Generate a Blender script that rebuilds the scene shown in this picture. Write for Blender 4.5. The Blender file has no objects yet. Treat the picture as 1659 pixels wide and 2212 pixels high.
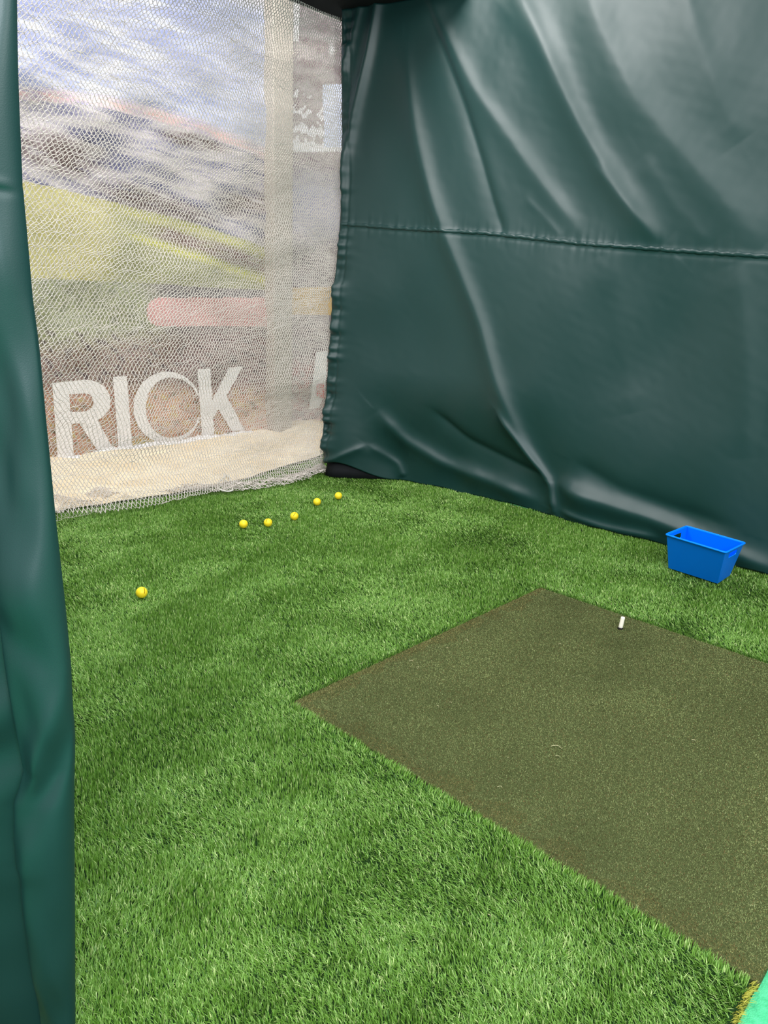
import bpy, bmesh, math
import numpy as np
from mathutils import Vector, Matrix

# ------------------------------------------------------------------ camera
W, H, F = 1659, 2212, 1580.0
PITCH, ROLL, YAW, CH = 0.28279178, 0.04112255, 0.82105917, 1.12
fw = np.array([math.sin(YAW)*math.cos(PITCH), math.cos(YAW)*math.cos(PITCH), -math.sin(PITCH)])
rt0 = np.array([math.cos(YAW), -math.sin(YAW), 0.0]); up0 = np.cross(rt0, fw)
RT = math.cos(ROLL)*rt0+math.sin(ROLL)*up0
UP = -math.sin(ROLL)*rt0+math.cos(ROLL)*up0
CAM = np.array([0, 0, CH])
col = bpy.context.scene.collection
cd = bpy.data.cameras.new('camera'); cam = bpy.data.objects.new('camera', cd); col.objects.link(cam)
cd.sensor_fit = 'VERTICAL'; cd.sensor_height = 24; cd.lens = F/H*24; cd.clip_start = .05
M = Matrix(((RT[0], UP[0], -fw[0], 0), (RT[1], UP[1], -fw[1], 0), (RT[2], UP[2], -fw[2], CH), (0, 0, 0, 1)))
cam.matrix_world = M
sc = bpy.context.scene; sc.camera = cam
sc.view_settings.view_transform = 'Standard'; sc.view_settings.look = 'None'
sc.view_settings.gamma = 1; sc.view_settings.use_curve_mapping = False
sc.view_settings.exposure = 0.35

# ------------------------------------------------------------------ world and lights
wd = bpy.data.worlds.new('world'); sc.world = wd; wd.use_nodes = True
bg = wd.node_tree.nodes['Background']; bg.inputs[0].default_value = (.93, .97, 1, 1); bg.inputs[1].default_value = .5

def area(name, loc, target, sx, sy, power, colr=(1, 1, 1)):
    l = bpy.data.lights.new(name, 'AREA'); l.shape = 'RECTANGLE'; l.size = sx; l.size_y = sy; l.energy = power; l.color = colr
    o = bpy.data.objects.new(name, l); col.objects.link(o); o.location = loc
    o.rotation_euler = (Vector(target)-Vector(loc)).to_track_quat('-Z', 'Y').to_euler()
    return o
area('hall_light', (-.6, -.6, 3.5), (1.9, 1.6, .2), 2.4, 1.2, 95, (1, .98, .95))
area('shop_fill_light', (1.7, -1.7, 2.5), (1.6, 1.6, .3), .9, 1.2, 34, (.92, .97, 1))  # unseen fill lamp on the shop side, added to brighten the bin front
area('shop_fill_light', (-.42, -1.5, 2.2), (1.1, 1.6, .5), .3, 1.1, 52, (.78, .89, 1))  # unseen lamp set behind the camera for the near curtain's highlight
area('bay_light', (.1, 2.7, 3.35), (2.0, 1.9, 0), .5, 1.3, 38, (.95, .98, 1))
area('net_light', (1.9, 2.5, 3.3), (2.3, 3.6, .9), 1.6, .25, 56, (1, .965, .96))
area('rear_light', (2.3, 3.85, 3.7), (2.4, 4.7, 0.6), 2.4, .3, 66, (1, .97, .93))

# ------------------------------------------------------------------ helpers
rng = np.random.default_rng(7)
def ray(x, y):
    return fw+RT*(x-W/2)/F-UP*(y-H/2)/F
def onz(x, y, z=0.):
    d = ray(x, y); return CAM+d*((z-CH)/d[2])
def ony(x, y, Y):
    d = ray(x, y); return CAM+d*(Y/d[1])
def onx(x, y, X):
    d = ray(x, y); return CAM+d*(X/d[0])
def ong(x, y, g):          # on an upright plane facing the camera, g metres ahead
    d = ray(x, y); hd = np.array([math.sin(YAW), math.cos(YAW), 0]); return CAM+d*(g/(d@hd))
def pix(P):
    d = P-CAM; z = d@fw
    return W/2+F*(d@RT)/z, H/2-F*(d@UP)/z

class Noise:
    def __init__(s, seed, scale, n=14, dim=2, aniso=(1, 1)):
        r = np.random.default_rng(seed); a = r.uniform(0, 2*np.pi, n); k = r.uniform(.5, 1.6, n)*2*np.pi/scale
        s.kx = np.cos(a)*k*aniso[0]; s.ky = np.sin(a)*k*aniso[1]; s.ph = r.uniform(0, 2*np.pi, n); s.n = n
    def __call__(s, x, y):
        o = np.zeros(np.broadcast(x, y).shape)
        for i in range(s.n): o += np.sin(s.kx[i]*x+s.ky[i]*y+s.ph[i])
        return o/math.sqrt(s.n/2)/1.6
def sm(a, b, x):
    t = np.clip((x-a)/(b-a), 0, 1); return t*t*(3-2*t)

def mesh_np(name, verts, faces_list, mat=None, parent=None, smooth=False, colors=None):
    """faces_list: list of int arrays (n,k)"""
    me = bpy.data.meshes.new(name)
    verts = np.ascontiguousarray(verts, dtype=np.float32)
    me.vertices.add(len(verts)); me.vertices.foreach_set('co', verts.ravel())
    loops = np.concatenate([f.ravel() for f in faces_list]).astype(np.int32)
    tot = np.concatenate([np.full(len(f), f.shape[1]) for f in faces_list]).astype(np.int32)
    st = np.concatenate([[0], np.cumsum(tot)[:-1]]).astype(np.int32)
    me.loops.add(len(loops)); me.loops.foreach_set('vertex_index', loops)
    me.polygons.add(len(tot)); me.polygons.foreach_set('loop_start', st); me.polygons.foreach_set('loop_total', tot)
    if smooth: me.polygons.foreach_set('use_smooth', np.ones(len(tot), dtype=bool))
    if colors is not None:
        ca = me.color_attributes.new('Col', 'FLOAT_COLOR', 'POINT')
        c4 = np.ones((len(verts), 4), dtype=np.float32); c4[:, :3] = colors
        ca.data.foreach_set('color', c4.ravel())
    me.update(calc_edges=True)
    o = bpy.data.objects.new(name, me); col.objects.link(o)
    if mat: me.materials.append(mat)
    if parent: o.parent = parent
    return o
def grid_faces(nu, nv, wrap_u=False):
    i = np.arange(nu if wrap_u else nu-1)[:, None]; j = np.arange(nv-1)[None, :]
    a = i*nv+j; b = ((i+1) % nu)*nv+j
    return np.stack([a, b, b+1, a+1], -1).reshape(-1, 4)
def obj(name, bm, mat, parent=None, smooth=False):
    me = bpy.data.meshes.new(name); bm.to_mesh(me); bm.free(); me.materials.append(mat)
    if smooth:
        for p in me.polygons: p.use_smooth = True
    o = bpy.data.objects.new(name, me); col.objects.link(o)
    if parent: o.parent = parent
    return o
def box_bm(x0, x1, y0, y1, z0, z1, bev=0):
    bm = bmesh.new(); bmesh.ops.create_cube(bm, size=1)
    bmesh.ops.scale(bm, vec=(x1-x0, y1-y0, z1-z0), verts=bm.verts)
    bmesh.ops.translate(bm, vec=((x0+x1)/2, (y0+y1)/2, (z0+z1)/2), verts=bm.verts)
    if bev: bmesh.ops.bevel(bm, geom=bm.edges[:], offset=bev, segments=3, affect='EDGES', profile=.5)
    return bm
def tube(name, pts, r, mat, parent=None, ns=8, closed=False):
    pts = [Vector(p) for p in pts]; n = len(pts); V = []
    ref = Vector((.13, .31, .94)).normalized()
    for i, p in enumerate(pts):
        a = pts[(i-1) % n] if (i or closed) else p; b = pts[(i+1) % n] if (i < n-1 or closed) else p
        t = (b-a).normalized(); u = t.cross(ref)
        if u.length < .05: u = t.cross(Vector((1, 0, 0)))
        u.normalize(); w = t.cross(u)
        for k in range(ns):
            an = 2*math.pi*k/ns; V.append(p+u*(math.cos(an)*r)+w*(math.sin(an)*r))
    Fc = []
    for i in range(n if closed else n-1):
        for k in range(ns):
            a = i*ns+k; b = i*ns+(k+1) % ns; c = ((i+1) % n)*ns
            Fc.append((a, b, c+(k+1) % ns, c+k))
    if not closed: Fc.append(tuple(range(ns))[::-1]); Fc.append(tuple((n-1)*ns+k for k in range(ns)))
    me = bpy.data.meshes.new(name); me.from_pydata([tuple(v) for v in V], [], Fc); me.materials.append(mat)
    for p in me.polygons: p.use_smooth = True
    o = bpy.data.objects.new(name, me); col.objects.link(o)
    if parent: o.parent = parent
    return o
def tag(o, label=None, cat=None, group=None, kind=None):
    if label: o['label'] = label
    if cat: o['category'] = cat
    if group: o['group'] = group
    if kind: o['kind'] = kind
    return o
def srgb(r, g, b):
    f = lambda c: (c/255/12.92 if c/255 <= .04045 else ((c/255+.055)/1.055)**2.4)
    return (f(r), f(g), f(b), 1)
def lin(a):
    a = np.asarray(a, float)/255; return np.where(a <= .04045, a/12.92, ((a+.055)/1.055)**2.4)

def material(name, color, rough=.5, spec=.5, noise=None, bump=None, attr=False, sss=0, trans=0, mix=None):
    m = bpy.data.materials.new(name); m.use_nodes = True; nt = m.node_tree; N = nt.nodes; L = nt.links
    b = N['Principled BSDF']; b.inputs['Roughness'].default_value = rough
    b.inputs['Specular IOR Level'].default_value = spec; b.inputs['Base Color'].default_value = color
    tc = N.new('ShaderNodeTexCoord')
    if attr:
        a = N.new('ShaderNodeAttribute'); a.attribute_name = 'Col'; L.new(a.outputs['Color'], b.inputs['Base Color'])
    if noise:   # (scale, detail, color2)
        n = N.new('ShaderNodeTexNoise'); n.inputs['Scale'].default_value = noise[0]; n.inputs['Detail'].default_value = noise[1]
        L.new(tc.outputs['Object'], n.inputs['Vector'])
        r = N.new('ShaderNodeValToRGB'); r.color_ramp.elements[0].position = .35; r.color_ramp.elements[1].position = .65
        r.color_ramp.elements[0].color = color; r.color_ramp.elements[1].color = noise[2]
        L.new(n.outputs['Fac'], r.inputs['Fac']); L.new(r.outputs['Color'], b.inputs['Base Color'])
    if bump:    # (scale, strength, distance)
        n = N.new('ShaderNodeTexNoise'); n.inputs['Scale'].default_value = bump[0]; n.inputs['Detail'].default_value = 4
        L.new(tc.outputs['Object'], n.inputs['Vector'])
        bp = N.new('ShaderNodeBump'); bp.inputs['Strength'].default_value = bump[1]; bp.inputs['Distance'].default_value = bump[2]
        L.new(n.outputs['Fac'], bp.inputs['Height']); L.new(bp.outputs['Normal'], b.inputs['Normal'])
    if trans:
        t = N.new('ShaderNodeBsdfTranslucent'); mx = N.new('ShaderNodeMixShader'); mx.inputs[0].default_value = trans
        if attr: L.new(a.outputs['Color'], t.inputs['Color'])
        else: t.inputs['Color'].default_value = color
        L.new(b.outputs[0], mx.inputs[1]); L.new(t.outputs[0], mx.inputs[2]); L.new(mx.outputs[0], N['Material Output'].inputs['Surface'])
    return m

# ------------------------------------------------------------------ materials
def tarp_material():
    m = material('green_vinyl', srgb(15, 54, 52), .4, .6)
    nt = m.node_tree; N = nt.nodes; L = nt.links; b = N['Principled BSDF']; tc = N.new('ShaderNodeTexCoord')
    n = N.new('ShaderNodeTexNoise'); n.inputs['Scale'].default_value = 3; n.inputs['Detail'].default_value = 5
    L.new(tc.outputs['Object'], n.inputs['Vector'])
    mr = N.new('ShaderNodeMapRange'); mr.inputs['To Min'].default_value = .42; mr.inputs['To Max'].default_value = .5
    L.new(n.outputs['Fac'], mr.inputs['Value']); L.new(mr.outputs[0], b.inputs['Roughness'])
    n2 = N.new('ShaderNodeTexNoise'); n2.inputs['Scale'].default_value = 700; n2.inputs['Detail'].default_value = 2
    L.new(tc.outputs['Object'], n2.inputs['Vector'])
    n3 = N.new('ShaderNodeTexNoise'); n3.inputs['Scale'].default_value = 14; n3.inputs['Detail'].default_value = 3
    L.new(tc.outputs['Object'], n3.inputs['Vector'])
    b1 = N.new('ShaderNodeBump'); b1.inputs['Strength'].default_value = .12; b1.inputs['Distance'].default_value = .001
    b2 = N.new('ShaderNodeBump'); b2.inputs['Strength'].default_value = .12; b2.inputs['Distance'].default_value = .002
    L.new(n2.outputs['Fac'], b1.inputs['Height']); L.new(n3.outputs['Fac'], b2.inputs['Height'])
    L.new(b2.outputs['Normal'], b1.inputs['Normal']); L.new(b1.outputs['Normal'], b.inputs['Normal'])
    return m
M_TARP = tarp_material()
M_BLACK = material('black_fabric', srgb(22, 24, 27), .8, .2, bump=(300, .2, .002))
M_GRASS = material('grass_blade', (.1, .3, .05, 1), .42, .35, attr=True, trans=.25)
M_BACKING = material('turf_backing', srgb(28, 52, 22), .95, .1)
M_MATF = material('mat_fibre', (.1, .12, .05, 1), .75, .08, attr=True, trans=.1)
M_MATB = material('mat_base', srgb(70, 78, 46), .95, .1, noise=(400, 3, srgb(70, 78, 44)))
M_MINT = material('mint_carpet', srgb(70, 180, 125), .95, .15, noise=(60, 6, srgb(92, 205, 148)), bump=(350, .6, .004))
M_NET = material('net_twine', srgb(240, 231, 222), .75, .2, trans=.15)
M_ROPE = material('white_cord', srgb(225, 222, 212), .7, .2, bump=(400, .3, .002))
M_PRINT = material('banner_print', (.5, .5, .5, 1), .5, .35, attr=True, bump=(9, .5, .03))
M_LETTER = material('white_print', srgb(244, 242, 244), .5, .35)
M_CREAM = material('cream_canvas', srgb(238, 224, 196), .85, .15, noise=(5, 4, srgb(228, 208, 174)), bump=(40, .3, .004))
M_WHITE = material('off_white_paint', srgb(222, 216, 205), .8, .2, bump=(30, .1, .002))
M_BLUE = material('blue_plastic', srgb(0, 132, 255), .42, .15, bump=(200, .03, .001))
M_YEL = material('yellow_foam', srgb(255, 224, 44), .45, .35, bump=(500, .08, .001))
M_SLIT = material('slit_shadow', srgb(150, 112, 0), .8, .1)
M_TEE = material('white_rubber', srgb(246, 240, 222), .5, .4)
M_DARKR = material('black_rubber', srgb(22, 20, 18), .7, .2)

# ------------------------------------------------------------------ setting
ZT = 0.0            # turf tip height; the sheets lie on the floor 3.2 cm lower
ZF = -.032
tag(obj('floor', box_bm(-2.2, 5.4, -2.2, 5.6, ZF-.1, ZF), M_MINT), kind='structure')
tag(obj('wall_back', box_bm(-.4, 5.4, 5.3, 5.4, ZF, 3.6), M_WHITE), kind='structure')
tag(obj('ceiling', box_bm(1.2, 3.9, 2.75, 3.66, 2.69, 2.73), M_BLACK), kind='structure')

# ------------------------------------------------------------------ turf
MX0, MX1, MY0, MY1 = 1.215, 2.55, .183, 1.462      # hitting mat
TX0, TX1, TY0, TY1 = -.15, 3.57, .186, 4.02
turf_v, turf_f = [], []
bm = bmesh.new()
for (a, b, c, d) in ((TX0, MX0, TY0, TY1), (MX0, MX1, MY1, TY1), (MX1, TX1, TY0, TY1)):
    t = box_bm(a, b, c, d, ZF+.0005, ZF+.012); me = bpy.data.meshes.new('t'); t.to_mesh(me); t.free(); bm.from_mesh(me); bpy.data.meshes.remove(me)
turf = obj('artificial_turf', bm, M_BACKING)
tag(turf, 'bright green artificial grass carpet around the flat mat, up to the net and tarps', 'artificial turf')

def blades(x, y, z0, hgt, wid, leandir, lean, colr, curl=.35):
    n = len(x); az = leandir+np.pi/2+rng.normal(0, .7, n)
    # blade faces with random azimuth, leaning over towards leandir
    cx, cy = np.cos(az)*wid/2, np.sin(az)*wid/2
    lx, ly = np.cos(leandir)*lean, np.sin(leandir)*lean
    nrm = 1/np.sqrt(1+lean**2)
    h = hgt*nrm
    V = np.zeros((n, 5, 3))
    V[:, 0] = np.stack([x-cx, y-cy, z0], -1); V[:, 1] = np.stack([x+cx, y+cy, z0], -1)
    mx, my, mz = x+lx*h*.5*(1-curl), y+ly*h*.5*(1-curl), z0+h*.58
    V[:, 2] = np.stack([mx+cx*.9, my+cy*.9, mz], -1); V[:, 3] = np.stack([mx-cx*.9, my-cy*.9, mz], -1)
    V[:, 4] = np.stack([x+lx*h, y+ly*h, z0+h], -1)
    C = np.repeat(colr[:, None, :], 5, 1)
    b = np.arange(n)[:, None]*5
    return V.reshape(-1, 3), b+np.array([[0, 1, 2, 3]]), b+np.array([[3, 2, 4]]), C.reshape(-1, 3)

n1, n2, n3, n4 = Noise(1, .9), Noise(2, .35), Noise(3, .12), Noise(4, .55, aniso=(.7, 1.4))
def sample_points():
    P = []
    cell = .05
    xs = np.arange(TX0, TX1, cell); ys = np.arange(TY0, TY1, cell)
    for a in xs:
        for b in ys:
            p = np.array([a+.025, b+.025, 0]); d = p-CAM; dist = np.linalg.norm(d); u, v = pix(p)
            dens = min(135000, 215000/dist**1.2)
            if a < .1 and b > .9: dens = 6000          # behind the curtain
            n = rng.poisson(dens*cell*cell)
            if n: P.append(np.stack([rng.uniform(a, a+cell, n), rng.uniform(b, b+cell, n)], -1))
    return np.concatenate(P)
P = sample_points()
x, y = P[:, 0], P[:, 1]
ok = ~((x > MX0-.001) & (x < MX1+.001) & (y > MY0-.01) & (y < MY1)) & (x < TX1) & (y < TY1)
x, y = x[ok], y[ok]; n = len(x); print('blades', n)
dist = np.sqrt(x**2+y**2+CH**2)
n6_, n7_ = Noise(6, .22, aniso=(.8, 1.5)), Noise(8, 1.4)
fld = .5*n7_(x, y)+.5*n1(x, y)+.5*n4(x, y)+.4*n6_(x, y)
fld = np.tanh(fld*1.1)*1.1
ld = math.radians(122)+.9*n2(x, y)*.6+.8*n1(x+3, y)+rng.normal(0, 1.0, n)
lean = np.clip(0.62+.75*fld+rng.normal(0, .3, n), .02, 2.0)
hgt = .0172*(1+.14*n3(x, y))*rng.uniform(.75, 1.15, n)
# blades along the cut edges lean out over the edge
edge = np.minimum.reduce([np.where(y < MY1, np.abs(x-MX0), 9), np.where(y < MY1, np.abs(x-MX1), 9), np.where((x > MX0) & (x < MX1), np.abs(y-MY1), 9)])
ne = edge < .018
e_dir = np.where((y > MY1-.001), -np.pi/2, np.where(x < 1.9, 0., np.pi))
ld = np.where(ne, e_dir+rng.normal(0, .5, n), ld)
lean = np.where(ne, rng.uniform(.35, .75, n), lean)
wid = .0019*np.maximum(1, dist/2.1)*rng.uniform(.8, 1.2, n)
base = np.array([lin([116, 158, 66]), lin([142, 182, 94]), lin([92, 134, 44]), lin([190, 212, 136]), lin([66, 112, 38])])
w = rng.random(n); idx = np.select([w < .38, w < .62, w < .86, w < .93], [0, 1, 2, 3], 4)
C = base[idx]*rng.uniform(.93, 1.27, (n, 1))
fr = (y < TY0+.012) & (x < MX0)       # straw-coloured cut edge
C[fr] = lin([205, 200, 90])*rng.uniform(.8, 1.1, (fr.sum(), 1))
ld = np.where(fr, -np.pi/2+rng.normal(0, .6, n), ld); lean = np.where(fr, rng.uniform(.5, 2., n), lean)
V, q, t, CC = blades(x, y, np.full(n, ZF+.011), hgt, wid, ld, lean, C)
# loose threads at the front selvage
g = mesh_np('grass_pile', V, [q, t], M_GRASS, turf, colors=CC); tag(g, kind='stuff')

# ------------------------------------------------------------------ hitting mat
mat = obj('hitting_mat', box_bm(MX0+.002, MX1-.002, MY0, MY1-.002, ZF+.0008, ZF+.019, .002), M_MATB)
tag(mat, 'flat olive brown hitting mat set into the bright green turf, bottom right', 'golf mat')
P = []
cell = .05
for a in np.arange(MX0, MX1-.01, cell):
    for b in np.arange(MY0, MY1-.01, cell):
        d = np.linalg.norm(np.array([a, b, 0])-CAM); u, v = pix(np.array([a, b, 0]))
        k = rng.poisson(min(420000, 520000/d**1.15)*cell*cell)
        P.append(np.stack([rng.uniform(a, min(a+cell, MX1-.003), k), rng.uniform(b, min(b+cell, MY1-.003), k)], -1))
P = np.concatenate(P); x, y = P[:, 0], P[:, 1]; n = len(x); print('mat', n)
dist = np.sqrt(x**2+y**2+CH**2)
base = np.array([lin([122, 132, 82]), lin([138, 148, 96]), lin([104, 108, 66]), lin([156, 162, 114]), lin([112, 98, 62])])
w = rng.random(n); wear = n2(x+5, y)*.08
idx = np.select([w < .36+wear, w < .60+wear, w < .82, w < .86], [0, 1, 2, 3], 4)
C = base[idx]*rng.uniform(.6, 1.2, (n, 1))*(1+.10*n2(x+2, y)+.08*n1(x, y+4))[:, None]
edge = np.minimum(x-MX0, MY1-y)
C = np.where((edge < .05+.03*n3(x, y))[:, None], C*np.array([1.0, .86, .82]), C)   # the browner bound edge
V, q, t, CC = blades(x, y, np.full(n, ZF+.018), rng.uniform(.003, .0062, n), .0009*np.maximum(1, dist/1.5)*rng.uniform(.8, 1.3, n), rng.uniform(0, 6.28, n), rng.uniform(.3, 2.2, n), C)
g = mesh_np('mat_pile', V, [q, t], M_MATF, mat, colors=CC); tag(g, kind='stuff')
ZM = ZF+.022
# stray pale fibres lying on the mat
SV, SF = [], []
def fibre(cx, cy, L, a, bend, r=.0007):
    pts = []
    for k in range(6):
        s = (k/5-.5)*L; pts.append((cx+math.cos(a)*s-math.sin(a)*bend*(s/L*2)**2*L, cy+math.sin(a)*s+math.cos(a)*bend*(s/L*2)**2*L, ZM+.0022+.0012*math.sin(k)))
    b0 = len(SV)
    for k, p in enumerate(pts):
        for an in range(4): SV.append((p[0]+r*math.cos(an*1.571), p[1]+r*math.cos(an*1.571)*.3, p[2]+r*math.sin(an*1.571)))
    for k in range(5):
        for an in range(4): SF.append((b0+k*4+an, b0+k*4+(an+1) % 4, b0+k*4+4+(an+1) % 4, b0+k*4+4+an))
for (px, py, L, a) in ((905, 1443, .018, .6), (888, 1428, .014, 2.1), (783, 1434, .022, .3), (1203, 1612, .03, 1.9), (1207, 1635, .016, 1.2), (948, 1527, .014, .9), (1262, 1290, .014, .8), (1322, 1306, .015, .5), (1415, 1340, .013, 0.1), (1080, 1700, .012, 2), (1060, 1980, .012, 1), (1500, 1600, .012, 1.4), (1400, 1760, .01, .5)):
    p = onz(px, py, ZM); fibre(p[0], p[1], L, a, .3)
for k in range(22):
    fibre(rng.uniform(MX0+.05, MX1-.1), rng.uniform(MY0+.05, MY1-.05), rng.uniform(.005, .011), rng.uniform(0, 6), rng.uniform(-.5, .5), .0005)
me = bpy.data.meshes.new('loose_fibres'); me.from_pydata(SV, [], SF); me.materials.append(material('pale_fibre', srgb(188, 182, 140), .7, .2))
fb = bpy.data.objects.new('loose_fibres', me); col.objects.link(fb)
tag(fb, 'pale stray grass fibres scattered over the olive mat', 'debris', kind='stuff')

# ------------------------------------------------------------------ right-hand tarp wall
ez = [(738, 22), (739, 200), (740, 430), (730, 560), (719, 620), (716, 700), (708, 800), (702, 880), (695, 930), (696, 965), (701, 1000), (707, 1018)]
EZ = np.array([ony(a, b, 3.52) for a, b in ez])[::-1]
def edgeX(z): return sum(np.interp(z+o, EZ[:, 2], EZ[:, 0]) for o in (-.12, -.08, -.04, 0, .04, .08, .12))/7
BY = np.array([-.6, .0, .5, .85, 1.37, 1.98, 2.64, 3.0, 3.28, 3.52])
BX = np.array([3.36, 3.40, 3.45, 3.485, 3.545, 3.55, 3.55, 3.50, 3.42, 3.25])
def baseX(Y): 
    return sum(np.interp(Y+o, BY, BX) for o in (-.12, -.06, 0, .06, .12))/5
NS, NZ = 560, 360
ys = np.linspace(3.52, -.6, NS); zs = np.linspace(0, 1, NZ)
Yg, Tg = np.meshgrid(ys, zs, indexing='ij')
hem_z = ZF+.022+.105*sm(3.12, 3.42, Yg)-.02*sm(3.4, 3.52, Yg)+.004*np.sin(Yg*9)+.003*np.sin(Yg*23)
Zg = hem_z+(2.69-hem_z)*Tg
bx = baseX(Yg)
XA = bx+(edgeX(Zg)-bx)*(1-sm(0, .45, 3.52-Yg))
XB = edgeX(Zg)+(np.interp(Yg, [-.6, 1.0, 4], [3.42, 3.56, 3.56])-edgeX(Zg))*(1-np.exp(-np.maximum(3.52-Yg, 0)/.75))
tb = sm(.1, .7, Zg); Xg = XA*(1-tb)+XB*tb
Xg += .05*sm(.3, 1.3, Zg)*sm(0, 1.8, 3.5-Yg)                 # leans out a little towards the top
# folds: polylines in the photograph's frame laid onto the wall, (amplitude inwards, half width)
folds = [
 ([(1080,-90),(1125,0),(1175,110),(1222,230),(1272,330),(1342,440),(1425,530)], .050, .055),
 ([(930,-60),(968,60),(1030,200),(1090,290),(1168,410),(1252,515)], .025, .045),
 ([(868,-30),(860,40),(842,150),(817,270),(794,400),(777,490),(762,600)], .060, .032),
 ([(843,-30),(828,60),(798,190),(763,300),(750,340)], .040, .030),
 ([(905,90),(915,260),(940,400),(972,500),(1012,620),(1042,700),(1082,830),(1122,930),(1172,1050)], .046, .045),
 ([(935,-20),(970,100),(1005,210),(1040,340),(1066,450),(1088,520)], -.022, .026),
 ([(1225,-90),(1285,60),(1350,200),(1440,310),(1520,400),(1640,545)], .042, .095),
 ([(1370,330),(1440,440),(1520,530)], .010, .045),
 ([(1270,350),(1335,430),(1410,525)], .008, .024),
 ([(1120,420),(1175,480),(1205,515)], .007, .026),
 ([(1450,-90),(1490,60),(1540,200),(1590,300)], .014, .05),
 ([(790,500),(780,570),(745,640),(725,690)], .030, .028),
 ([(735,690),(765,660),(790,618)], .024, .018),
 ([(700,918),(735,932),(760,965),(775,995),(830,1022)], .050, .020),
 ([(765,985),(800,978),(838,955)], .034, .018),
 ([(838,955),(870,1000),(880,1030)], .026, .025),
 ([(850,880),(890,950),(960,1005),(1060,1045),(1160,1092)], .060, .045),
 ([(1080,880),(1140,980),(1182,1045),(1190,1120)], .055, .028),
 ([(1190,1045),(1260,1075),(1400,1122),(1560,1185),(1700,1235)], .062, .045),
 ([(1200,1105),(1300,1140),(1420,1165)], .030, .022),
 ([(940,880),(1010,950),(1110,1005),(1170,1030)], -.030, .030),
 ([(1230,1000),(1330,1060),(1440,1100),(1600,1150)], -.028, .045),
 ([(705,760),(735,762),(762,785)], .026, .014),
 ([(705,800),(740,815),(765,795)], -.018, .012),
 ([(700,845),(738,845),(756,870),(735,905),(702,922)], .030, .016),
 ([(716,640),(740,620),(790,560)], .020, .022),
 ([(1575,560),(1600,760),(1610,1000)], .016, .06),
 ([(1300,540),(1325,760),(1350,900)], .010, .08),
]
D = np.zeros_like(Xg); FLIP = -1
S = Yg; 
for pts, amp, wdt in folds:
    Q = np.array([onx(a, b, 3.5)[1:] for a, b in pts])
    # smooth the polyline
    tt = np.linspace(0, len(Q)-1, 60); qs = np.stack([np.interp(tt, range(len(Q)), Q[:, 0]), np.interp(tt, range(len(Q)), Q[:, 1])], -1)
    ker = np.ones(7)/7; pad = np.pad(qs, ((3, 3), (0, 0)), 'edge'); qs = np.stack([np.convolve(pad[:, k], ker, 'valid') for k in (0, 1)], -1)
    best = np.full(Xg.shape, 9.); par = np.zeros_like(best); sgn = np.zeros_like(best)
    for k in range(len(qs)-1):
        a, b = qs[k], qs[k+1]; ab = b-a; L2 = ab@ab+1e-9
        t = np.clip(((S-a[0])*ab[0]+(Zg-a[1])*ab[1])/L2, 0, 1)
        dd = np.hypot(S-a[0]-t*ab[0], Zg-a[1]-t*ab[1]); m = dd < best
        best = np.where(m, dd, best); par = np.where(m, (k+t)/59, par)
        sgn = np.where(m, ab[0]*(Zg-a[1])-ab[1]*(S-a[0]), sgn)
    env = sm(-.02, .15, par)*(1-sm(.85, 1.02, par))*.85+.15
    side_ = np.tanh(sgn/ (np.abs(sgn).mean()*.05+1e-9))
    wl = wdt*np.where(FLIP*side_ > 0, .75, 1.5); e = .42*wdt+.012 if wdt >= .04 else .22*wdt+.005
    D += .62*amp*env*np.exp(-(np.sqrt(best**2+e*e)-e)/wl)*np.exp(-(best/(wl*3))**2)
# gentle billow and small creases
nb1, nb2, nb3 = Noise(11, 1.3), Noise(12, .35, aniso=(1, .6)), Noise(13, .08)
D += .020*nb1(S, Zg)+.0022*nb2(S, Zg)+.0002*nb3(S, Zg)
D += .012*np.exp(-((Zg-.12)/.1)**2)*nb2(S+7, Zg*0)
# weld seam across the sheet, puckered
zl = np.array([onx(a, b, 3.5) for a, b in ((745, 488), (900, 497), (1050, 503), (1250, 524), (1450, 538), (1659, 551))])
o_ = np.argsort(zl[:, 1]); seam_z = np.interp(Yg, zl[o_, 1], zl[o_, 2])
sd = Zg-seam_z
npk = Noise(15, .045, aniso=(1, .01))
D += .003*np.exp(-(sd/.014)**2)-.002*np.exp(-((sd+.018)/.010)**2)
D += .0025*npk(S, 0*S)*np.exp(-(np.abs(sd)/.035))*sm(-.1, .0, sd+.06)
# gathered hem at the net edge: scallops between the ties
he = 3.52-Yg
D += .026*np.exp(-(he/.06)**2)*np.clip(Noise(17, .2, aniso=(1, .01))(Zg, 0*Zg)+.5*Noise(18, .07, aniso=(1, .01))(Zg, 0*Zg), -1.2, 1.4)*(1-.45*sm(1.0, 1.6, Zg))
D -= .006*np.exp(-((he-.055)/.006)**2)
D *= sm(0., .02, he)*.8+.2
Xg2 = Xg-D
tarp = mesh_np('tarp_wall', np.stack([Xg2, Yg, Zg], -1).reshape(-1, 3), [grid_faces(NS, NZ)], M_TARP, smooth=True)
so = tarp.modifiers.new('thickness', 'SOLIDIFY'); so.thickness = .0025; so.offset = 0
tag(tarp, 'large dark green vinyl tarp wall with radiating folds, right of the net', 'tarp')
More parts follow.
